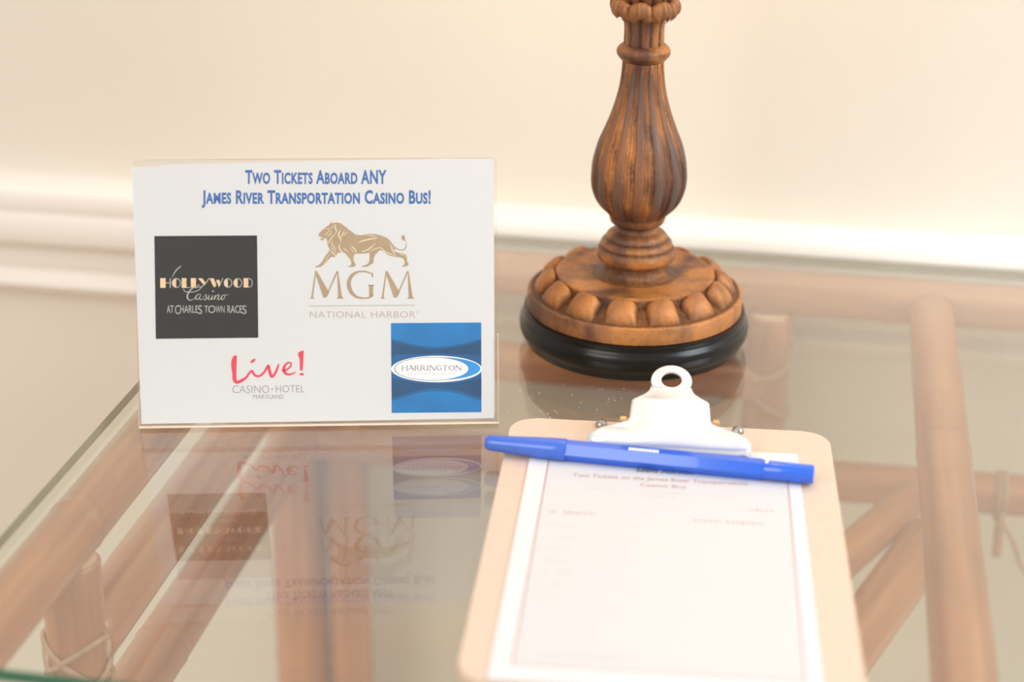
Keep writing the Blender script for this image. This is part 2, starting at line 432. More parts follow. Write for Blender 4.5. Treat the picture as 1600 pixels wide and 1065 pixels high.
# turned foot with rings
foot = [(.0396, .0235), (.0400, .0205), (.0412, .0182), (.0430, .0170), (.0455, .0165), (.0472, .0165), (.0477, .0180), (.0484, .0202), (.0502, .0213), (.0530, .0213), (.0548, .0206), (.0553, .0199), (.0557, .0195), (.0566, .0197),
        (.0583, .0190), (.0596, .0178), (.0601, .0168), (.0606, .0169), (.0620, .0163), (.0632, .0152), (.0640, .0135), (.0648, .0119), (.0662, .0112), (.0675, .0114), (.0682, .0122), (.0690, .0138), (.0700, .0145)]
bm = bmesh.new(); ly = bm.verts.layers.float.new('ridge')
def footfn(t, r, z):
    g = min(abs(z-.0555), abs(z-.0603), abs(z-.0655)+.0004, abs(z-.0690)+.0006)
    return (1 + .004*math.sin(9*t + z*800), min(.95, .25 + g/.0022*.6) if z > .0475 else .40)
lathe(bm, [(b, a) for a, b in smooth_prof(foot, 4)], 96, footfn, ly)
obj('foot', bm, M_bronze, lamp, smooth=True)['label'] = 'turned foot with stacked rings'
# fluted baluster body
body = [(.0695, .0144), (.0712, .0150), (.0735, .0156), (.0755, .0174), (.0788, .0203), (.0815, .0221), (.0845, .0235), (.0890, .0249), (.0935, .0254), (.0975, .0254), (.1017, .0250), (.1075, .0237), (.1131, .0221),
        (.1187, .0198), (.1243, .0176), (.1297, .0157), (.1351, .0141), (.1406, .0127), (.1461, .0117), (.1520, .0111), (.1577, .0108)]
NF = 14
def flute(t, r, z):
    tw = t + .018*math.sin(z*95 + 1.0) + .010*math.sin(z*310)
    q = (tw*NF/(2*PI) + .30) % 1.0
    d = abs(q-.5)*2                      # 0 = crest of the smooth rib, 1 = middle of the gilded channel
    fade = min(1, max(0, (z-.0725)/.005))
    if d < .44:
        k = 1 + .022*math.sqrt(1-(d/.46)**2); ridge = 2.0
    else:
        e = (d-.44)/.56
        k = .962 + .030*math.exp(-((e-1)/.28)**2) + .004*math.sin(z*420 + t*11); ridge = .78 + .28*math.sin(z*230 + t*5) - .9*math.exp(-((e-.0)/.18)**2) - .35*math.exp(-((e-.62)/.12)**2)
        if q > .5: ridge += .25
    if z > .152: ridge = min(ridge, 1.1)
    k = 1 + (k-1)*fade
    if fade < .35: ridge = .75
    return (k, ridge)
bm = bmesh.new(); ly = bm.verts.layers.float.new('ridge')
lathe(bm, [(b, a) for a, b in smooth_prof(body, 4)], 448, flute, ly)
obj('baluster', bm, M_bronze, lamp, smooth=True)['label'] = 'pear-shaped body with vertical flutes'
collar = [(.1570, .0100), (.1580, .0112), (.1592, .0124), (.1608, .0136), (.1625, .0141), (.1641, .0138), (.1655, .0126), (.1664, .0112), (.1668, .0100)]
bm = bmesh.new(); ly = bm.verts.layers.float.new('ridge')
lathe(bm, [(b, a) for a, b in smooth_prof(collar, 4)], 80, lambda t, r, z: (1+.006*math.sin(5*t+1), .75 + .3*math.sin(3*t+z*900)), ly)
obj('collar', bm, M_bronze, lamp, smooth=True)['label'] = 'rounded ring around the neck'
neck = [(.1655, .0102), (.1690, .0102), (.1733, .0101), (.1765, .0103), (.1790, .0107), (.1810, .0113), (.1835, .0122)]
def fluten(t, r, z):
    q = (t*11/(2*PI) + .2) % 1.0; d = abs(q-.5)*2
    return (1 - .11*max(0, (d-.35)/.65)**1.5 + .03, 1.0 - .95*max(0, (d-.4)/.6))
bm = bmesh.new(); ly = bm.verts.layers.float.new('ridge')
lathe(bm, [(b, a) for a, b in smooth_prof(neck, 5)], 240, fluten, ly)
obj('neck', bm, M_bronze, lamp, smooth=True)['label'] = 'short fluted neck'
# curled acanthus leaves
def leaf_mesh():
    bm = bmesh.new(); ly = bm.verts.layers.float.new('ridge'); nu, nv = 14, 20
    path = curve_pts([(.0098, .1800, .62), (.0112, .1842, .85), (.0130, .1882, 1.02), (.0151, .1897, 1.08), (.0170, .1885, 1.08), (.0181, .1856, 1.0), (.0177, .1826, .82), (.0164, .1810, .50)], 4)
    path_in = curve_pts([(.0098, .1790, .55), (.0110, .1806, .75), (.0124, .1824, .85), (.0138, .1834, .88), (.0150, .1834, .86), (.0158, .1828, .8), (.0161, .1820, .65), (.0160, .1813, .42)], 4)
    for P, sgn in ((path, 1), (path_in, -1)):
        grid = []
        for j, (rr, z, wd) in enumerate(P):
            row = []
            for i in range(nu+1):
                a = -1 + 2*i/nu
                half = math.radians(23.5)*wd
                tt = a*half
                bend = -.0022*(a*a) + .0009*math.cos(a*3*PI)*.6
                v = bm.verts.new(((rr+bend*sgn*.6)*math.sin(tt), -(rr+bend)*math.cos(tt), z + .0016 - (.0034 if sgn > 0 else .0012)*a*a*min(1, j/10)))
                v[ly] = .95 - .55*abs(math.sin(a*3*PI))*.8 if sgn > 0 else .2
                row.append(v)
            grid.append(row)
        for j in range(len(P)-1):
            for i in range(nu): bm.faces.new((grid[j][i], grid[j][i+1], grid[j+1][i+1], grid[j+1][i]))
    me = bpy.data.meshes.new('leaf'); bmesh.ops.recalc_face_normals(bm, faces=bm.faces); bm.to_mesh(me); bm.free(); me.materials.append(M_bronze)
    for p in me.polygons: p.use_smooth = True
    return me
lm = leaf_mesh()
for k in range(8):
    o = bpy.data.objects.new('leaf', lm); C.objects.link(o); o.parent = lamp; o.rotation_euler = (0, 0, math.radians(-3.3 + 45*k))
upper = [(.1800, .0098), (.1860, .0105), (.1930, .0120), (.2000, .0150), (.2080, .0175), (.2160, .0170), (.2240, .0140), (.2330, .0105), (.2430, .0090), (.2500, .0120), (.2540, .0140), (.2580, .0120), (.2620, .0080), (.2900, .0075)]
bm = bmesh.new(); ly = bm.verts.layers.float.new('ridge')
lathe(bm, [(b, a) for a, b in smooth_prof(upper, 4)], 200, lambda t, r, z: fluten(t, r, z) if z < .24 else (1, .8), ly)
obj('upper_stem', bm, M_bronze, lamp, smooth=True)
bm = bmesh.new(); lathe(bm, [(.0075, .289), (.013, .291), (.014, .300), (.014, .335), (.010, .340), (.008, .350)], 40)
obj('socket', bm, M_brass, lamp, angle=40)
bm = bmesh.new()
sh = [(.150, .345), (.090, .545), (.0885, .545), (.1485, .345)]
for i in range(72):
    pass
rings = [[bm.verts.new((r*math.sin(2*PI*i/72), -r*math.cos(2*PI*i/72), z)) for i in range(72)] for r, z in sh]
for a, b in zip(rings, rings[1:] + rings[:1]):
    for i in range(72): bm.faces.new((a[i], a[(i+1) % 72], b[(i+1) % 72], b[i]))
shade = obj('lamp_shade', bm, M_shade, lamp, angle=40)
bm = bmesh.new()
for a in (0, 2*PI/3, 4*PI/3):
    tube(bm, [(0, 0, .52), (.089*math.sin(a), -.089*math.cos(a), .543)], .0012, 8)
tube(bm, curve_pts([(.013, 0, .335), (.035, 0, .38), (.035, 0, .46), (.0, 0, .52)], 6), .0015, 8)
tube(bm, curve_pts([(-.013, 0, .335), (-.035, 0, .38), (-.035, 0, .46), (.0, 0, .52)], 6), .0015, 8)
obj('shade_frame', bm, M_brass, lamp, smooth=True)
bm = bmesh.new(); lathe(bm, [(b, a) for a, b in smooth_prof([(.345, .010), (.365, .016), (.39, .029), (.415, .030), (.435, .018), (.440, .002)], 4)], 32)
m, nt, b = new_mat('glowing_bulb'); b.inputs['Base Color'].default_value = (1, .9, .75, 1); b.inputs['Emission Color'].default_value = (1, .78, .5, 1); b.inputs['Emission Strength'].default_value = 12
obj('bulb', bm, m, lamp, smooth=True)

# ------------------------------------------------------------------ acrylic sign holder and its printed card
SA, SL = math.radians(12.87), .31232
EX = Vector((math.cos(SA), math.sin(SA), 0)); UP = Vector((-math.sin(SA)*math.sin(SL), math.cos(SA)*math.sin(SL), math.cos(SL))); NN = EX.cross(UP)
BLc = Vector((-.3189, .7750, ZG + .0019))
SM = Matrix(((EX.x, UP.x, NN.x, BLc.x), (EX.y, UP.y, NN.y, BLc.y), (EX.z, UP.z, NN.z, BLc.z), (0, 0, 0, 1)))
holder = bpy.data.objects.new('sign_holder', None); C.objects.link(holder); holder.matrix_world = SM; holder.empty_display_size = .03
tag(holder, 'clear acrylic slanted sign holder standing left of the lamp', 'sign holder')
def sheet(name, x0, x1, y0, y1, z0, z1, parent, mats):
    bm = bmesh.new(); fs = add_box(bm, x0, x1, y0, y1, z0, z1)
    bmesh.ops.recalc_face_normals(bm, faces=bm.faces)
    for f in bm.faces:
        if abs(f.normal.z) < .5: f.material_index = 1
    return obj(name, bm, mats, parent)
HW, HH = .1775, .1305
sheet('front_panel', 0, HW, 0, HH, -.0010, 0, holder, [M_acr, M_acr])
sheet('back_panel', 0, HW, 0, HH+.0006, -.0034, -.0020, holder, [M_acr, M_acr])
bm = bmesh.new()
add_box(bm, 0, HW, -.0006, .0003, -.0034, .0001)
obj('bottom_fold', bm, M_acre, holder)['label'] = 'folded bottom edge with a painted glint'
for bx in ((HW-.0004, HW+.0001, .0003, .044, -.0034, 0), (-.0001, .0003, .0003, .014, -.0034, 0), (.006, HW-.002, HH+.0003, HH+.0008, -.0034, -.0020)):
    bm = bmesh.new(); add_box(bm, *bx); obj('edge_glint', bm, M_acre, holder)  # thin strips painting the glint along the sheet edges
# foot that runs back along the glass
bm = bmesh.new(); Mi = SM.inverted()
back = Vector((-math.sin(SA), math.cos(SA), 0))
cs = []
for s in (0, HW):
    for d, z in ((.003, -.0002), (.060, -.0002), (.060, -.0017), (.003, -.0017)):
        cs.append(Mi @ (BLc + EX*s + back*d + Vector((0, 0, z))))
vs = [bm.verts.new(c) for c in cs]
for i in range(4): bm.faces.new((vs[i], vs[(i+1) % 4], vs[4+(i+1) % 4], vs[4+i]))
bm.faces.new(vs[:4]); bm.faces.new(vs[4:])
obj('foot', bm, M_acr, holder)

# measured artwork units -> millimetres on the card (plane homography)
HM = ((0.30536994825369784, -0.007469480749452788, -61.42527493599763), (-0.004133575849851472, -0.3105693322051689, 209.75734201276137), (-1.7194744399796763e-05, -2.9376767846666425e-05, 1.0))
def mm(x, y):
    d = HM[2][0]*x + HM[2][1]*y + 1
    return ((HM[0][0]*x + HM[0][1]*y + HM[0][2])/d/1000, (HM[1][0]*x + HM[1][1]*y + HM[1][2])/d/1000)
card = bpy.data.objects.new('printed_card', None)
def poly(bm, pts, z, fn=mm, mi=0):
    vs = [bm.verts.new((*fn(*p), z)) for p in pts]
    f = bm.faces.new(vs); f.material_index = mi; return f
def ribbon(bm, pts, z, fn=mm, n=6, smooth=True):
    """pts: (x, y, width)"""
    P = curve_pts(pts, n) if smooth and len(pts) > 2 else pts
    prev = None
    for i, p in enumerate(P):
        a = P[max(i-1, 0)]; b = P[min(i+1, len(P)-1)]
        dx, dy = b[0]-a[0], b[1]-a[1]; L = math.hypot(dx, dy) or 1
        nx, ny = -dy/L*p[2]/2, dx/L*p[2]/2
        cur = (bm.verts.new((*fn(p[0]+nx, p[1]+ny), z)), bm.verts.new((*fn(p[0]-nx, p[1]-ny), z)))
        if prev: bm.faces.new((prev[0], prev[1], cur[1], cur[0]))
        prev = cur
def ell(cx, cy, rx, ry, n=40, a0=0, a1=2*PI):
    return [(cx+rx*math.cos(a0+(a1-a0)*k/n), cy+ry*math.sin(a0+(a1-a0)*k/n)) for k in range(n if a1-a0 > 6.28 else n+1)]
def ring(bm, cx, cy, rx, ry, w, z, n=36, fn=mm):
    o_ = [bm.verts.new((*fn(*p), z)) for p in ell(cx, cy, rx, ry, n)]; i_ = [bm.verts.new((*fn(*p), z)) for p in ell(cx, cy, rx-w, ry-w, n)]
    for k in range(n): bm.faces.new((o_[k], o_[(k+1) % n], i_[(k+1) % n], i_[k]))
def up_normals(bm):
    bm.normal_update()
    for f in bm.faces:
        if f.normal.z < 0: f.normal_flip()
def flat(name, bm, m, parent):
    bmesh.ops.triangulate(bm, faces=[f for f in bm.faces if len(f.verts) > 4]); up_normals(bm)
    me = bpy.data.meshes.new(name); bm.to_mesh(me); bm.free(); return link(name, me, m, parent)
def text_into(bm, body, rect, z, fn=mm, bold=0, smallcaps=False, shear=0, spacing=1.0, axis=None):
    """lettering fitted to the rectangle (x0, y0, x1, y1), artwork units, y down; axis maps its own 0..1 box"""
    cu = bpy.data.curves.new('t', 'FONT'); cu.body = body; cu.offset = bold; cu.shear = shear; cu.space_character = spacing; cu.resolution_u = 3
    if smallcaps:
        cu.small_caps_scale = .80
        for i, ch in enumerate(body):
            if ch.islower(): cu.body_format[i].use_small_caps = True
    o = bpy.data.objects.new('t', cu); C.objects.link(o); bpy.context.view_layer.update()
    me = bpy.data.meshes.new_from_object(o.evaluated_get(bpy.context.evaluated_depsgraph_get()))
    xs = [v.co.x for v in me.vertices]; ys = [v.co.y for v in me.vertices]
    ax, bx, ay, by = min(xs), max(xs), -bold*.8, .682 + bold*.8; x0, y0, x1, y1 = rect
    vs = []
    for v in me.vertices:
        u = (v.co.x-ax)/(bx-ax); t = (v.co.y-ay)/(by-ay)
        vs.append(bm.verts.new((*fn(x0+(x1-x0)*u, y1+(y0-y1)*t), z)))
    for p in me.polygons:
        try: bm.faces.new([vs[i] for i in p.vertices])
        except ValueError: pass
    bpy.data.objects.remove(o); bpy.data.curves.remove(cu); bpy.data.meshes.remove(me)

ZC = -.0012
bm = bmesh.new()
pp = [(205.5, 266.5), (240, 265.5), (262, 262.5), (700, 253.5), (771.5, 254), (772.8, 600), (772.5, 658.8), (500, 663.8), (220.5, 667.8), (213, 460)]
f = poly(bm, pp, ZC); r_ = bmesh.ops.extrude_face_region(bm, geom=[f])
for v in r_['geom']:
    if isinstance(v, bmesh.types.BMVert): v.co.z -= .0004
card = obj('printed_card', bm, M_card)
card.matrix_world = SM
tag(card, 'white printed card with blue heading and four casino logos inside the acrylic holder', 'card')
L1, L2, L3, L4 = ZC+.00005, ZC+.00010, ZC+.00015, ZC+.00019
bm = bmesh.new()
text_into(bm, 'Two Tickets Aboard ANY', (383, 271.5, 604, 293), L1, bold=.030, smallcaps=True, spacing=1.06)
text_into(bm, 'James River Transportation Casino Bus!', (315, 303, 673, 324), L1, bold=.032, smallcaps=True, spacing=1.06)
flat('heading_lettering', bm, M_blueink, card)['label'] = 'two lines of blue small-capital heading'
# --- black logo square
bm = bmesh.new(); poly(bm, [(241, 374.5), (401.5, 373.5), (403.5, 533.3), (243.3, 535)], L1)
bsq = flat('logo_square', bm, M_black, card); bsq['label'] = 'black square logo with gold and silver lettering'
def cr(ox, oy, s): return lambda x, y: (ox + x/s, oy + y/s)
def comp(f): return lambda x, y: mm(*f(x, y))
q = comp(cr(240, 420, 9.41))
bm = bmesh.new(); bs = bmesh.new(); y0, y1 = 190, 333
def R(b, x0_, y0_, x1_, y1_, fn=q, z=L2): poly(b, [(x0_, y0_), (x1_, y0_), (x1_, y1_), (x0_, y1_)], z, fn)
R(bm, 96, y0, 176, y1); R(bs, 176, 255, 236, 266); R(bs, 236, y0, 250, y1)
def deco_o(cx, cy, rx, ry):
    poly(bm, ell(cx, cy, rx, ry, 24, PI/2+.35, 3*PI/2-.35) , L2, q); R(bm, cx-rx*.35, cy-ry*.94, cx-rx*.02, cy+ry*.94)
    ring(bs, cx, cy, rx, ry, 12, L2+.00001, fn=q)
deco_o(333, 262, 68, 72)
R(bm, 412, y0, 482, y1); R(bs, 482, 322, 532, y1)
R(bm, 546, y0, 622, y1); R(bs, 622, 322, 650, y1)
poly(bm, [(650, 192), (715, 192), (765, 262), (735, 285)], L2, q); ribbon(bs, [(815, 190, 14), (760, 270, 14), (700, 318, 14), (655, 310, 10), (650, 290, 8), (680, 284, 6)], L2, q)
poly(bm, [(822, 192), (885, 192), (922, 300), (893, 328), (870, 300)], L2, q); poly(bm, [(925, 215), (965, 215), (985, 290), (955, 322)], L2, q)
ribbon(bs, [(893, 328, 10), (930, 215, 10)], L2+.00001, q); ribbon(bs, [(955, 322, 10), (1020, 190, 12)], L2+.00001, q)
deco_o(1092, 260, 62, 70); deco_o(1236, 260, 66, 70)
R(bm, 1322, y0, 1392, 328); ribbon(bs, [(1392, 194, 12), (1435, 212, 12), (1450, 260, 12), (1435, 306, 12), (1392, 324, 12)], L2, q)
flat('gold_lettering', bm, M_gold, bsq)
# script and swashes
ribbon(bs, [(400, 12, 12), (345, 60, 16), (300, 120, 13), (272, 182, 6)], L2, q)
ribbon(bs, [(440, 345, 8), (452, 378, 10), (500, 394, 10), (600, 390, 10), (680, 350, 10), (740, 270, 8)], L2, q)
ribbon(bs, [(640, 300, 6), (600, 320, 12), (540, 365, 18), (500, 430, 22), (498, 485, 20), (535, 512, 12), (585, 500, 8), (615, 470, 6)], L2, q)
for pts in ([(690, 428, 8), (650, 430, 10), (618, 470, 15), (628, 504, 12), (665, 480, 8), (695, 430, 10)], [(695, 430, 10), (672, 485, 15), (690, 508, 9), (722, 490, 6)],
            [(722, 490, 6), (765, 430, 8), (775, 470, 15), (765, 505, 14), (735, 505, 10)], [(785, 500, 6), (822, 435, 9), (806, 480, 15), (818, 508, 9), (845, 485, 6)],
            [(845, 485, 6), (868, 440, 10), (845, 508, 16)],             [(850, 500, 6), (875, 488, 6), (915, 438, 9), (890, 508, 16)], [(896, 490, 6), (938, 438, 9), (962, 446, 13), (944, 492, 16), (956, 508, 9), (990, 488, 6)],
            [(1050, 440, 7), (1020, 440, 10), (995, 475, 15), (1005, 505, 12), (1040, 480, 9), (1052, 445, 8), (1105, 430, 4)]):
    ribbon(bs, pts, L2+.00002, q)
poly(bs, ell(872, 382, 13, 11, 12), L2, q)
text_into(bs, 'AT', (192, 592, 292, 700), L2, q, bold=.008); text_into(bs, 'C', (312, 588, 386, 718), L2, q, bold=.0)
text_into(bs, 'HARLE', (392, 592, 650, 700), L2, q, bold=.004); text_into(bs, 'S', (652, 590, 712, 716), L2, q, bold=0)
text_into(bs, 'T', (745, 596, 800, 696), L2, q); text_into(bs, 'O', (800, 592, 908, 702), L2, q); text_into(bs, 'WN', (912, 596, 1042, 698), L2, q)
text_into(bs, 'RACE', (1085, 592, 1300, 700), L2, q, bold=.004); text_into(bs, 'S', (1302, 590, 1366, 716), L2, q)
flat('silver_lettering', bs, M_silver, bsq)
# --- lion logo
q = comp(cr(470, 330, 5.605))
LION = [(153, 238), (163, 222), (178, 208), (185, 196), (205, 185), (222, 168), (245, 155), (258, 138), (262, 122), (272, 136), (292, 134), (318, 128), (345, 136), (368, 150), (385, 165), (402, 172), (415, 190), (440, 205), (460, 222),
        (478, 236), (505, 240), (532, 242), (575, 233), (612, 229), (648, 232), (690, 240), (725, 252), (755, 266), (782, 290), (800, 315), (822, 342), (850, 360), (880, 368), (905, 362), (917, 345), (922, 318), (918, 298),
        (903, 290), (885, 278), (880, 262), (886, 246), (898, 238), (910, 250), (914, 272), (919, 296), (928, 322), (926, 348), (912, 370), (885, 377), (855, 372), (828, 358), (822, 372), (832, 388), (868, 398), (905, 404),
        (922, 412), (928, 432), (930, 452), (932, 475), (944, 488), (942, 500), (930, 514), (905, 517), (878, 516), (892, 508), (906, 498), (912, 480), (905, 458), (893, 442), (862, 434), (825, 430), (790, 424), (762, 412),
        (738, 394), (714, 376), (694, 372), (676, 388), (652, 412), (640, 436), (637, 470), (632, 490), (610, 498), (590, 515), (562, 519), (526, 518), (545, 508), (575, 500), (596, 480), (602, 452), (604, 425), (600, 395),
        (572, 400), (532, 404), (492, 402), (470, 408), (462, 425), (460, 455), (468, 480), (482, 496), (478, 508), (462, 519), (438, 521), (408, 518), (425, 510), (438, 502), (443, 485), (435, 458), (420, 438), (404, 420),
        (388, 400), (368, 392), (345, 392), (322, 398), (305, 425), (294, 434), (272, 430), (255, 440), (240, 458), (222, 482), (205, 495), (190, 508), (172, 520), (145, 522), (118, 520), (138, 511), (158, 502), (172, 490),
        (190, 468), (206, 440), (224, 412), (242, 392), (250, 370), (242, 345), (234, 318), (230, 290), (224, 268), (208, 268), (200, 284), (184, 287), (170, 281), (173, 270), (192, 266), (180, 256), (162, 252)]
bm = bmesh.new(); poly(bm, LION, L1, q); lion = flat('lion_emblem', bm, M_tan, card); lion['label'] = 'tan walking lion emblem'
bm = bmesh.new()
for pts in ([(492, 312, 3), (545, 290, 11), (610, 275, 11), (668, 268, 5)], [(578, 243, 4), (625, 244, 8), (668, 268, 4)], [(528, 388, 4), (575, 374, 10), (618, 345, 9), (655, 308, 3)],
            [(600, 384, 3), (650, 362, 8), (700, 352, 7), (745, 390, 8), (800, 412, 7), (836, 418, 3)], [(784, 312, 3), (792, 350, 8), (808, 385, 9), (828, 410, 3)], [(800, 330, 2), (815, 365, 6), (822, 405, 3)],
            [(436, 332, 3), (462, 352, 10), (482, 378, 10), (478, 402, 3)], [(424, 356, 3), (452, 372, 7), (466, 400, 3)], [(312, 140, 3), (298, 168, 10), (312, 200, 9), (306, 222, 3)],
            [(352, 195, 3), (330, 230, 12), (345, 268, 12), (355, 305, 3)], [(384, 205, 3), (365, 232, 9), (352, 265, 3)], [(410, 208, 2), (385, 235, 6), (368, 250, 2)], [(306, 222, 3), (275, 258, 8), (245, 300, 8), (240, 318, 3)],
            [(276, 290, 3), (272, 320, 8), (296, 350, 8), (308, 372, 3)], [(246, 352, 3), (268, 385, 9), (298, 415, 9), (306, 428, 3)], [(262, 342, 2), (288, 372, 7), (305, 400, 3)],
            [(345, 310, 3), (334, 345, 9), (350, 378, 10), (372, 392, 4)], [(370, 358, 3), (398, 372, 8), (415, 392, 3)], [(212, 190, 2), (240, 182, 6), (250, 200, 5), (230, 222, 6), (218, 250, 3)], [(268, 196, 2), (262, 228, 7), (236, 250, 3)],
            [(290, 150, 2), (272, 172, 6), (262, 185, 2)], [(180, 260, 3), (188, 272, 7), (200, 262, 3)], [(222, 438, 3), (228, 460, 6), (204, 488, 5), (198, 500, 2)], [(262, 400, 2), (240, 425, 5), (226, 440, 2)],
            [(862, 408, 3), (900, 414, 6), (916, 430, 5), (918, 445, 2)], [(472, 410, 2), (470, 440, 4), (468, 460, 2)]):
    ribbon(bm, pts, L2, q, n=4)
flat('highlight_strokes', bm, M_cream, lion)['label'] = 'pale cream muscle and mane strokes'
# --- roman capitals drawn by hand
def serif(bm, x, y, w, h, fn, z): R(bm, x-w/2, y, x+w/2, y+h, fn, z)
bm = bmesh.new()
def big_m(x):
    ribbon(bm, [(x+52, 560, 10), (x+20, 790, 16)], L1, q); ribbon(bm, [(x+50, 562, 14), (x+140, 782, 44)], L1+.00001, q, smooth=False)
    poly(bm, [(x+46, 555), (x+62, 555), (x+172, 745), (x+138, 790), (x+126, 782)], L1, q)
    ribbon(bm, [(x+140, 785, 10), (x+242, 556, 14)], L1+.00002, q); poly(bm, [(x+240, 555), (x+248, 555), (x+286, 792), (x+248, 792)], L1, q)
    poly(bm, [(x-2, 797), (x+14, 786), (x+32, 786), (x+44, 797)], L1, q); poly(bm, [(x+232, 797), (x+248, 786), (x+286, 786), (x+304, 797)], L1, q)
big_m(78); big_m(696)
ribbon(bm, [(628, 612, 4), (622, 585, 10), (575, 562, 14), (505, 562, 18), (450, 592, 30), (424, 640, 34), (422, 690, 36), (445, 745, 32), (490, 782, 22), (550, 793, 14), (602, 786, 14), (618, 770, 14)], L1, q)
R(bm, 598, 682, 634, 780, q, L1); poly(bm, [(582, 676), (648, 676), (634, 688), (598, 688)], L1, q); poly(bm, [(624, 565), (632, 565), (632, 612), (624, 612)], L1, q)
flat('serif_lettering', bm, M_tan, card)['label'] = 'three large tan serif capitals'
bm = bmesh.new(); text_into(bm, 'NATIONAL HARBOR', (484, 492, 649, 502), L1, bold=-.006, spacing=1.05)
text_into(bm, '®', (650.5, 491.5, 654, 495), L1)
ribbon(bm, [(482.5, 483.8, 1.1), (648.5, 482.4, 1.1)], L1)
flat('caption_lettering', bm, M_taupe, card)['label'] = 'thin rule above a wide-spaced taupe caption'
# --- red handwritten logo
q = comp(cr(200, 500, 5.3333))
bm = bmesh.new()
ribbon(bm, [(896, 326, 26), (884, 370, 44), (882, 420, 44), (886, 480, 34), (888, 525, 34), (905, 548, 26), (945, 535, 26), (985, 508, 20), (1005, 478, 18), (1032, 452, 16), (1042, 470, 20), (1060, 492, 20), (1095, 496, 18), (1130, 470, 18), (1155, 430, 20), (1170, 412, 22),
            (1178, 450, 26), (1196, 500, 24), (1222, 480, 20), (1245, 430, 18), (1256, 396, 10)], L1, q)
ribbon(bm, [(1282, 452, 14), (1318, 445, 16), (1352, 418, 14), (1358, 392, 14), (1336, 384, 14), (1308, 408, 20), (1298, 448, 26), (1318, 478, 20), (1355, 482, 16), (1396, 464, 8)], L1+.00001, q)
poly(bm, [(1418, 300), (1440, 290), (1464, 282), (1462, 350), (1455, 452), (1432, 450), (1430, 350), (1418, 330)], L1, q)
poly(bm, ell(1448, 482, 19, 11, 20), L1, q)
poly(bm, [(1018, 380), (1030, 362), (1060, 350), (1062, 362), (1048, 382), (1024, 390)], L1, q)
flat('script_lettering', bm, M_red, card)['label'] = 'red handwritten word with exclamation mark'
bm = bmesh.new(); text_into(bm, 'CASINO', (363, 608, 420.5, 619.5), L1, bold=-.012); poly(bm, ell(425.3, 613.5, 1.2, 1.2, 10), L1); text_into(bm, 'HOTEL', (431, 607.5, 476, 618.5), L1, bold=-.012)
text_into(bm, 'MARYLAND', (395.5, 622, 443, 628.5), L1, bold=-.004)
flat('small_lettering', bm, M_grey, card)['label'] = 'two thin grey caption lines'
# --- blue logo square
q = comp(cr(470, 330, 3.043))
bm = bmesh.new(); poly(bm, [(429, 549), (858, 546), (859, 972), (432, 976)], L1, q)
usq = flat('logo_square', bm, M_bl1, card); usq['label'] = 'blue square logo with a white oval'
bm = bmesh.new(); poly(bm, [(429, 549), (858, 546), (858, 618)] + [(858-429*k/20, 622 + 40*math.sin(PI*k/20)) for k in range(21)], L1+.00002, q)
poly(bm, [(432, 976), (432, 920)] + [(432+427*k/20, 920 - 48*math.sin(PI*k/20)) for k in range(1, 20)] + [(859, 918), (859, 972)], L1+.00002, q)
flat('bright_swoosh', bm, M_bl2, usq)
bm = bmesh.new(); poly(bm, [(432, 812)] + [(432+427*k/20, 812 + 24*math.sin(PI*k/20)) for k in range(1, 20)] + [(859, 808), (859, 905)] + [(859-427*k/20, 905 - 45*math.sin(PI*k/20)) for k in range(1, 20)] + [(432, 908)], L1+.00002, q)
poly(bm, [(430, 630)] + [(430+428*k/20, 632 + 40*math.sin(PI*k/20)) for k in range(1, 20)] + [(858, 628), (858, 700)] + [(858-428*k/20, 700 - 5*math.sin(PI*k/20)) for k in range(1, 20)] + [(430, 720)], L1+.00002, q)
flat('deep_swoosh', bm, M_bl3, usq)
bm = bmesh.new(); poly(bm, ell(646, 767, 216, 63, 64), L1+.00004, q); poly(bm, [(x, y) for x, y in ell(623, 766, 174, 54, 64)], L1+.00010, q)
flat('white_oval', bm, M_white, usq)
bm = bmesh.new(); poly(bm, ell(668, 765, 186, 53, 64), L1+.00006, q); flat('sky_blue_crescent', bm, M_cy, usq)
bm = bmesh.new(); ring(bm, 622, 766, 177, 56, 3, L1+.00008, 64, q); flat('thin_outline', bm, M_plum, usq)
bm = bmesh.new(); q2 = comp(cr(600, 550, 10.0))
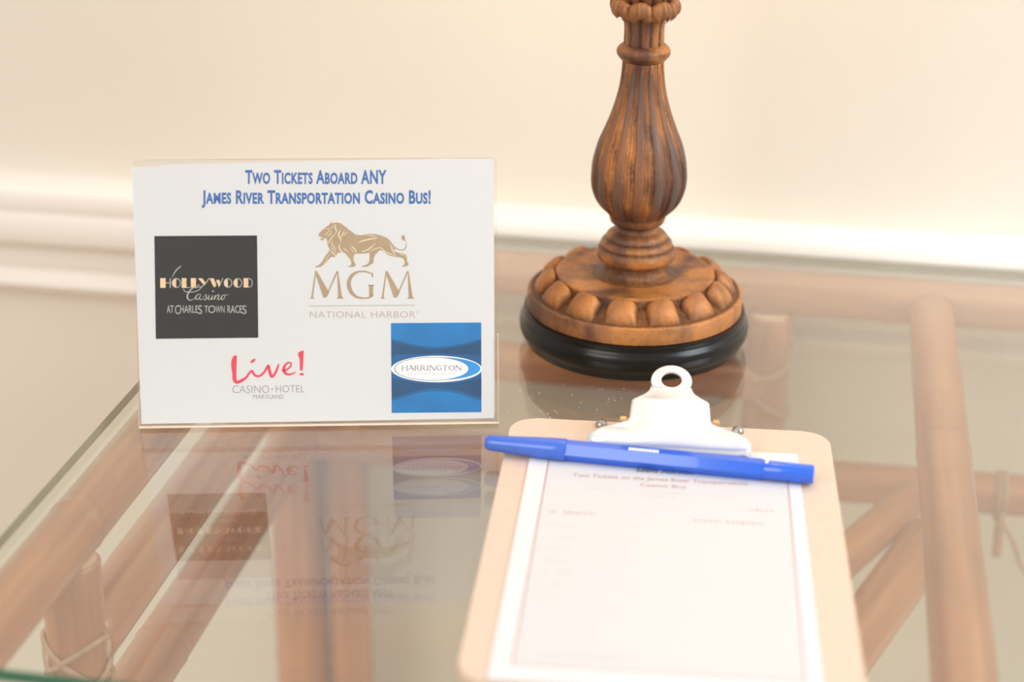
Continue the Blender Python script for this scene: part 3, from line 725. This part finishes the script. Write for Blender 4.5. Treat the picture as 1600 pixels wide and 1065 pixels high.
def serif_caps(word, x0, x1, yt, yb, z, fn):
    """small roman capitals from thick and thin strokes"""
    G = {'H': [(0, 0, 0, 1, .16), (1, 0, 1, 1, .16), (0, .5, 1, .5, .07)], 'A': [(0, 1, .45, 0, .07), (.45, 0, 1, 1, .18), (.2, .65, .75, .65, .07)], 'R': [(0, 0, 0, 1, .16), (0, .04, .6, .04, .07), (.6, .04, .72, .25, .14), (.72, .25, .6, .5, .12), (.6, .5, 0, .5, .07), (.35, .5, 1, 1, .16)],
         'I': [(.5, 0, .5, 1, .5)], 'N': [(0, 0, 0, 1, .08), (0, 0, 1, 1, .18), (1, 0, 1, 1, .08)], 'G': [(.60, .56, 1.05, .56, .09), (1, .18, .7, .02, .08), (.7, .02, .3, .05, .1), (.3, .05, .03, .35, .15), (.03, .35, .03, .65, .18), (.03, .65, .3, .95, .15), (.3, .95, .7, .98, .1), (.7, .98, .92, .9, .1), (.92, .9, .92, .55, .15)],
         'T': [(.5, 0, .5, 1, .16), (0, .03, 1, .03, .08)], 'O': [(.5, .0, .12, .2, .1), (.12, .2, .02, .5, .17), (.02, .5, .12, .8, .17), (.12, .8, .5, 1, .1), (.5, 1, .88, .8, .1), (.88, .8, .98, .5, .17), (.98, .5, .88, .2, .17), (.88, .2, .5, 0, .1)]}
    W = {'I': .3, 'H': .95, 'A': .95, 'R': .85, 'N': 1.0, 'G': .95, 'T': .85, 'O': 1.05}
    tot = sum(W[c] for c in word) + .28*(len(word)-1); k = (x1-x0)/tot; x = x0; k_ = 0
    for c in word:
        w = W[c]*k
        for (a, b, c2, d, t) in G[c]:
            t_ = t*(.8*k) if c != 'I' else t*w*.9
            ribbon(bm, [(x+a*w, yt+b*(yb-yt), t_), (x+c2*w, yt+d*(yb-yt), t_)], z + (k_ % 5)*.000004, fn, smooth=False); k_ += 1
        if c in 'HIRNT':
            for sx in {'H': (0, 1), 'I': (.5,), 'R': (0,), 'N': (0,), 'T': (.5,)}[c]: R(bm, x+sx*w-k*.15, yb-3, x+sx*w+k*.15, yb+3, fn, z)
        x += w + .28*k
serif_caps('HARRINGTON', 285, 1205, 262, 342, L1+.00013, q2)
flat('serif_lettering', bm, M_plum, usq)
bm = bmesh.new(); text_into(bm, 'RACEWAY & CASINO', (370, 375, 1115, 408), L1+.00013, q2, bold=-.01, spacing=1.25)
flat('small_lettering', bm, M_lgrey, usq)

# ------------------------------------------------------------------ clipboard, form, pen
CA = math.atan2(.0802, .9968); CO = Vector((-.0524, .7061, ZG + .0003))
cb = thing('clipboard', 'small pale hardboard clipboard with a silver clip lying on the glass', 'clipboard', CO, CA)
bm = bmesh.new(); pl = rrect(-.0780, .0780, -.1180, .1180, .0125, 8); BT = .0038
lo = [bm.verts.new((x, y, 0)) for x, y in pl]; hi = [bm.verts.new((x, y, BT)) for x, y in pl]
bm.faces.new(hi); bm.faces.new(lo)
for i in range(len(pl)): bm.faces.new((lo[i], lo[(i+1) % len(pl)], hi[(i+1) % len(pl)], hi[i]))
bmesh.ops.bevel(bm, geom=[e for e in bm.edges if abs(e.verts[0].co.z-e.verts[1].co.z) < 1e-6 and e.verts[0].co.z > .003], offset=.0006, segments=2, affect='EDGES')
obj('board', bm, M_board, cb, angle=40)['label'] = 'tan hardboard with rounded corners'
# spring clip: rows from the jaw lip up the plate to the shoulders
def clip_rows():
    rows = []  # (y, z, half width)
    lip = [(.0850, BT+.0026), (.0822, BT+.0030), (.0805, BT+.0048), (.0803, BT+.0070), (.0820, BT+.0090), (.0850, BT+.0100), (.0878, BT+.0104)]
    hw = [.0372, .0382, .0388, .0388, .0384, .0372, .0350]
    for (y, z), h in zip(lip, hw): rows.append((y, z, h))
    y0_, z0_ = .0900, BT+.0104; ct, st = math.cos(.44), math.sin(.44)
    for s, h in ((0, .0318), (.0012, .0276), (.0025, .0232), (.0040, .0202), (.0060, .0192), (.0095, .0189), (.0130, .0187), (.0150, .0185), (.0168, .0182), (.0175, .0174), (.0183, .0158), (.0196, .0138), (.0212, .0119), (.0230, .0107), (.0250, .0101), (.0262, .0100)):
        rows.append((y0_+s*ct, z0_+s*st, h))
    return rows
rows = clip_rows(); bm = bmesh.new(); nW = 28; grid = []
for ri, (y, z, h) in enumerate(rows):
    row = []
    for i in range(nW+1):
        a = -1+2*i/nW
        fd = max(0, (ri-3)/4) if ri < 7 else (1 if ri < 14 else max(0, 1-(ri-14)/7))
        arch = .0038*fd*(1-min(1, abs(a*h)/.019)**2)
        edge = -.0030*max(0, abs(a)-.93)/.07 if ri < 9 else 0
        row.append(bm.verts.new((a*h, y - arch*.5 + (.0016*max(0, abs(a)-.85)/.15 if ri < 5 else 0), z + arch*.85 + edge*.5)))
    grid.append(row)
for j in range(len(grid)-1):
    for i in range(nW): bm.faces.new((grid[j][i], grid[j][i+1], grid[j+1][i+1], grid[j+1][i]))
clip = obj('clip', bm, M_chrome, cb, smooth=True)
clip['label'] = 'silver spring clip with a round hanging hole'
md = clip.modifiers.new('thickness', 'SOLIDIFY'); md.thickness = .0009; md.offset = -1
# ring with hole and rolled lip
bm = bmesh.new(); ct, st = math.cos(.44), math.sin(.44); sc = .0312
cy, cz = .0900+sc*ct, BT+.0106+sc*st
prof = [(.0050, -.0008), (.0050, .0004), (.0054, .0010), (.0062, .0008), (.0068, .0001), (.0075, 0), (.0092, 0.0001), (.0099, -.0002), (.0101, -.0008), (.0094, -.0011), (.0060, -.0010)]
n = 48; rr = []
for (rad, h) in prof:
    rr.append([bm.verts.new((rad*math.cos(2*PI*k/n), cy + (rad*math.sin(2*PI*k/n))*ct - h*st, cz + (rad*math.sin(2*PI*k/n))*st + h*ct)) for k in range(n)])
for a, b in zip(rr, rr[1:] + rr[:1]):
    for k in range(n): bm.faces.new((a[k], a[(k+1) % n], b[(k+1) % n], b[k]))
obj('hanging_ring', bm, M_chrome, clip, smooth=True)
# side walls folding down from the plate
for s in (-1, 1):
    bm = bmesh.new()
    A_ = [(.0930, BT+.0112), (.1060, BT+.0180), (.1085, BT+.0130), (.1110, BT+.0030), (.1080, BT+.0008), (.0960, BT+.0008)]
    va = [bm.verts.new((s*.0186, y, z)) for y, z in A_]; vb = [bm.verts.new((s*.0176, y, z)) for y, z in A_]
    bm.faces.new(va); bm.faces.new(vb)
    for i in range(6): bm.faces.new((va[i], va[(i+1) % 6], vb[(i+1) % 6], vb[i]))
    obj('side_wall', bm, M_chrome, clip)
bm = bmesh.new(); tube(bm, [(-.0245, .1100, BT+.0052), (.0245, .1100, BT+.0052)], .0010, 10)
for s in (-1, 1): tube(bm, [(s*.0212, .1100, BT+.0052), (s*.0240, .1100, BT+.0052)], .0022, 12)
obj('hinge_pin', bm, M_brass, clip, smooth=False)
for s in (-1, 1):
    bm = bmesh.new(); lathe(bm, [(.0030, 0), (.0030, .0006), (.0026, .0018), (.0016, .0028), (.0004, .0031)], 20)
    obj('rivet', bm, M_steel, cb, (s*.0335, .1130, BT), smooth=True)
bm = bmesh.new(); tube(bm, [(-.033, .1100, BT+.0008), (.033, .1100, BT+.0008)], .0006, 8); obj('spring_wire', bm, M_brass, cb, smooth=True)
# tiny stamped mark on the jaw lip
bm = bmesh.new()
for k in range(7):
    x = -.0175 + k*.0022
    add_box(bm, x, x+.0014, .0799, .0806, BT+.0042 + .0003*(k % 2), BT+.0058)
obj('stamped_mark', bm, M_chrome, clip)

ZP = BT + .0003 + .0007
sheet_o = bpy.data.objects.new('x', None)
bm = bmesh.new(); pl = [(-.0658, -.1168), (.0618, -.1168), (.0616, .0905), (-.0654, .0905)]
fm = poly(bm, pl, 0, lambda x, y: (x, y)); r_ = bmesh.ops.extrude_face_region(bm, geom=[fm])
for v in r_['geom']:
    if isinstance(v, bmesh.types.BMVert): v.co.z -= .0007
form = obj('form_sheet', bm, M_paper, None, (CO.x, CO.y, CO.z + BT + .0008)); form.rotation_euler = (0, 0, CA)
tag(form, 'white printed form sheet clamped under the silver clip on the clipboard', 'paper'); bpy.data.objects.remove(sheet_o)
idf = lambda x, y: (x, y)
bm = bmesh.new(); poly(bm, [(-.0560, .0800), (.0555, .0790), (.0548, -.1060), (-.0570, -.1060)], .00004, idf)
flat('form_panel', bm, M_paper2, form)
bm = bmesh.new()
for a, b in (((-.0562, .0790), (-.0572, -.1060)), ((.0556, .0785), (.0549, -.1060))):
    ribbon(bm, [(*a, .0006), (*b, .0006)], .00008, idf)
ribbon(bm, [(-.0572, -.1060, .0005), (.0549, -.1060, .0005)], .00008, idf)
flat('border_line', bm, M_rline, form)['label'] = 'thin reddish printed border line'
def line_text(bm, s, x0, x1, y, h, z=.00008, sl=-.0, **k):
    text_into(bm, s, (x0, -(y+h/2), x1, -(y-h/2)), z, lambda a, b: (a, -b), **k)
bm = bmesh.new(); line_text(bm, 'Silent Auction', -.0150, .0120, .0650, .0042, bold=.02, shear=.25); flat('heading_lettering', bm, M_dink, form)
bm = bmesh.new(); line_text(bm, 'Two Tickets on the James River Transportation', -.0440, .0370, .0565, .0034, bold=.008); line_text(bm, 'Casino Bus', -.0125, .0085, .0500, .0030, bold=.006)
flat('title_lettering', bm, M_rline, form)
def squiggle(bm, x0, x1, y, h):
    """unreadable small print: short uneven strokes"""
    x = x0
    while x < x1:
        wl = random.uniform(.0010, .0022); hh = h*random.uniform(.6, 1)
        if random.random() < .12: x += .0016; continue
        poly(bm, [(x, y-hh/2), (x+wl*.8, y-hh/2), (x+wl*.8, y-hh/2+h*.25), (x+wl*.3, y-hh/2+h*.3), (x+wl*.3, y+hh/2), (x, y+hh/2)], .00008, idf)
        x += wl + .0004
bm = bmesh.new()
squiggle(bm, -.052, -.032, .0195, .0022); squiggle(bm, .0125, .0425, .0185, .0020); squiggle(bm, .0368, .0480, .0310, .0016)
flat('subheading_print', bm, M_rline, form)['kind'] = 'stuff'
bm = bmesh.new()
squiggle(bm, -.036, -.018, .0440, .0014); squiggle(bm, -.0145, .0300, .0430, .0014); squiggle(bm, -.013, .004, .0395, .0013)
for k in range(7): squiggle(bm, -.0525, -.0525 + random.uniform(.010, .014), .0075 - k*.0105, .0016)
squiggle(bm, -.050, -.010, -.0975, .0022)
flat('small_print', bm, M_fink, form)['kind'] = 'stuff'

# pen
PZ = CO.z + BT + .0008 + .0046
rz = lambda p: Matrix.Rotation(CA, 3, 'Z') @ Vector(p)
pa, pb_ = Vector((-.0872, .0768, 0)), Vector((.0672, .0602, 0))
pang = CA + math.atan2(pb_.y-pa.y, pb_.x-pa.x); PLn = (pb_-pa).length
wp = rz(pa) + Vector((CO.x, CO.y, PZ))
pen = thing('ballpoint_pen', 'bright blue capped ballpoint pen lying across the clipboard below the clip', 'pen', wp, pang)
def tube_x(prof, seg=32, fn=None):
    bm = bmesh.new(); rings = []
    for x, r in prof:
        rings.append([bm.verts.new((x, r*(fn(k/seg, x) if fn else 1)*math.cos(2*PI*k/seg), r*(fn(k/seg, x) if fn else 1)*math.sin(2*PI*k/seg))) for k in range(seg)])
    for a, b in zip(rings, rings[1:]):
        for k in range(seg): bm.faces.new((a[k], a[(k+1) % seg], b[(k+1) % seg], b[k]))
    bm.faces.new(rings[0]); bm.faces.new(rings[-1]); return bm
cap = obj('cap', tube_x([(0, .0022), (.0006, .0031), (.0020, .0037), (.0060, .0040), (.0150, .0044), (.0250, .0050), (.0330, .0054), (.0385, .0055), (.0392, .0053), (.0395, .0048)]), M_cap, pen, angle=35)
cap['label'] = 'tapered matt blue cap'
hexf = lambda t, x: 1/ (math.cos(((t*6) % 1 - .5)*PI/3)) * .965
obj('barrel', tube_x([(.0390, .0044), (.0395, .0046), (PLn-.0240, .0046), (PLn-.0238, .0043), (PLn-.0230, .0043)], 36, hexf), M_pen, pen, angle=25)
obj('end_plug', tube_x([(PLn-.0232, .0043), (PLn-.0225, .0046), (PLn-.0010, .0045), (PLn-.0003, .0043), (PLn, .0038)]), M_pen, pen, angle=35)
bm = bmesh.new()
for k in range(9):
    x = .0690 + k*.0016; add_box(bm, x, x+.0013, -.0022, .0002, .00440, .00462 + .00003)
obj('white_print', bm, M_white, pen)
bm = bmesh.new(); add_box(bm, PLn-.0225, PLn-.0212, -.0020, .0012, .00440, .00470); obj('white_print', bm, M_white, pen)

# ------------------------------------------------------------------ dust specks on the glass in front of the lamp
bm = bmesh.new()
for k in range(90):
    x = random.uniform(-.165, -.055); y = random.uniform(.806, .875); s = random.uniform(.00012, .00034)
    bmesh.ops.create_icosphere(bm, subdivisions=1, radius=s, matrix=Matrix.Translation((x, y, ZG + s*.6)) @ Matrix.Scale(.5, 4, (0, 0, 1)))
dust = obj('dust', bm, M_dust); tag(dust, 'pale dust specks on the glass in front of the lamp base', 'dust'); dust['kind'] = 'stuff'
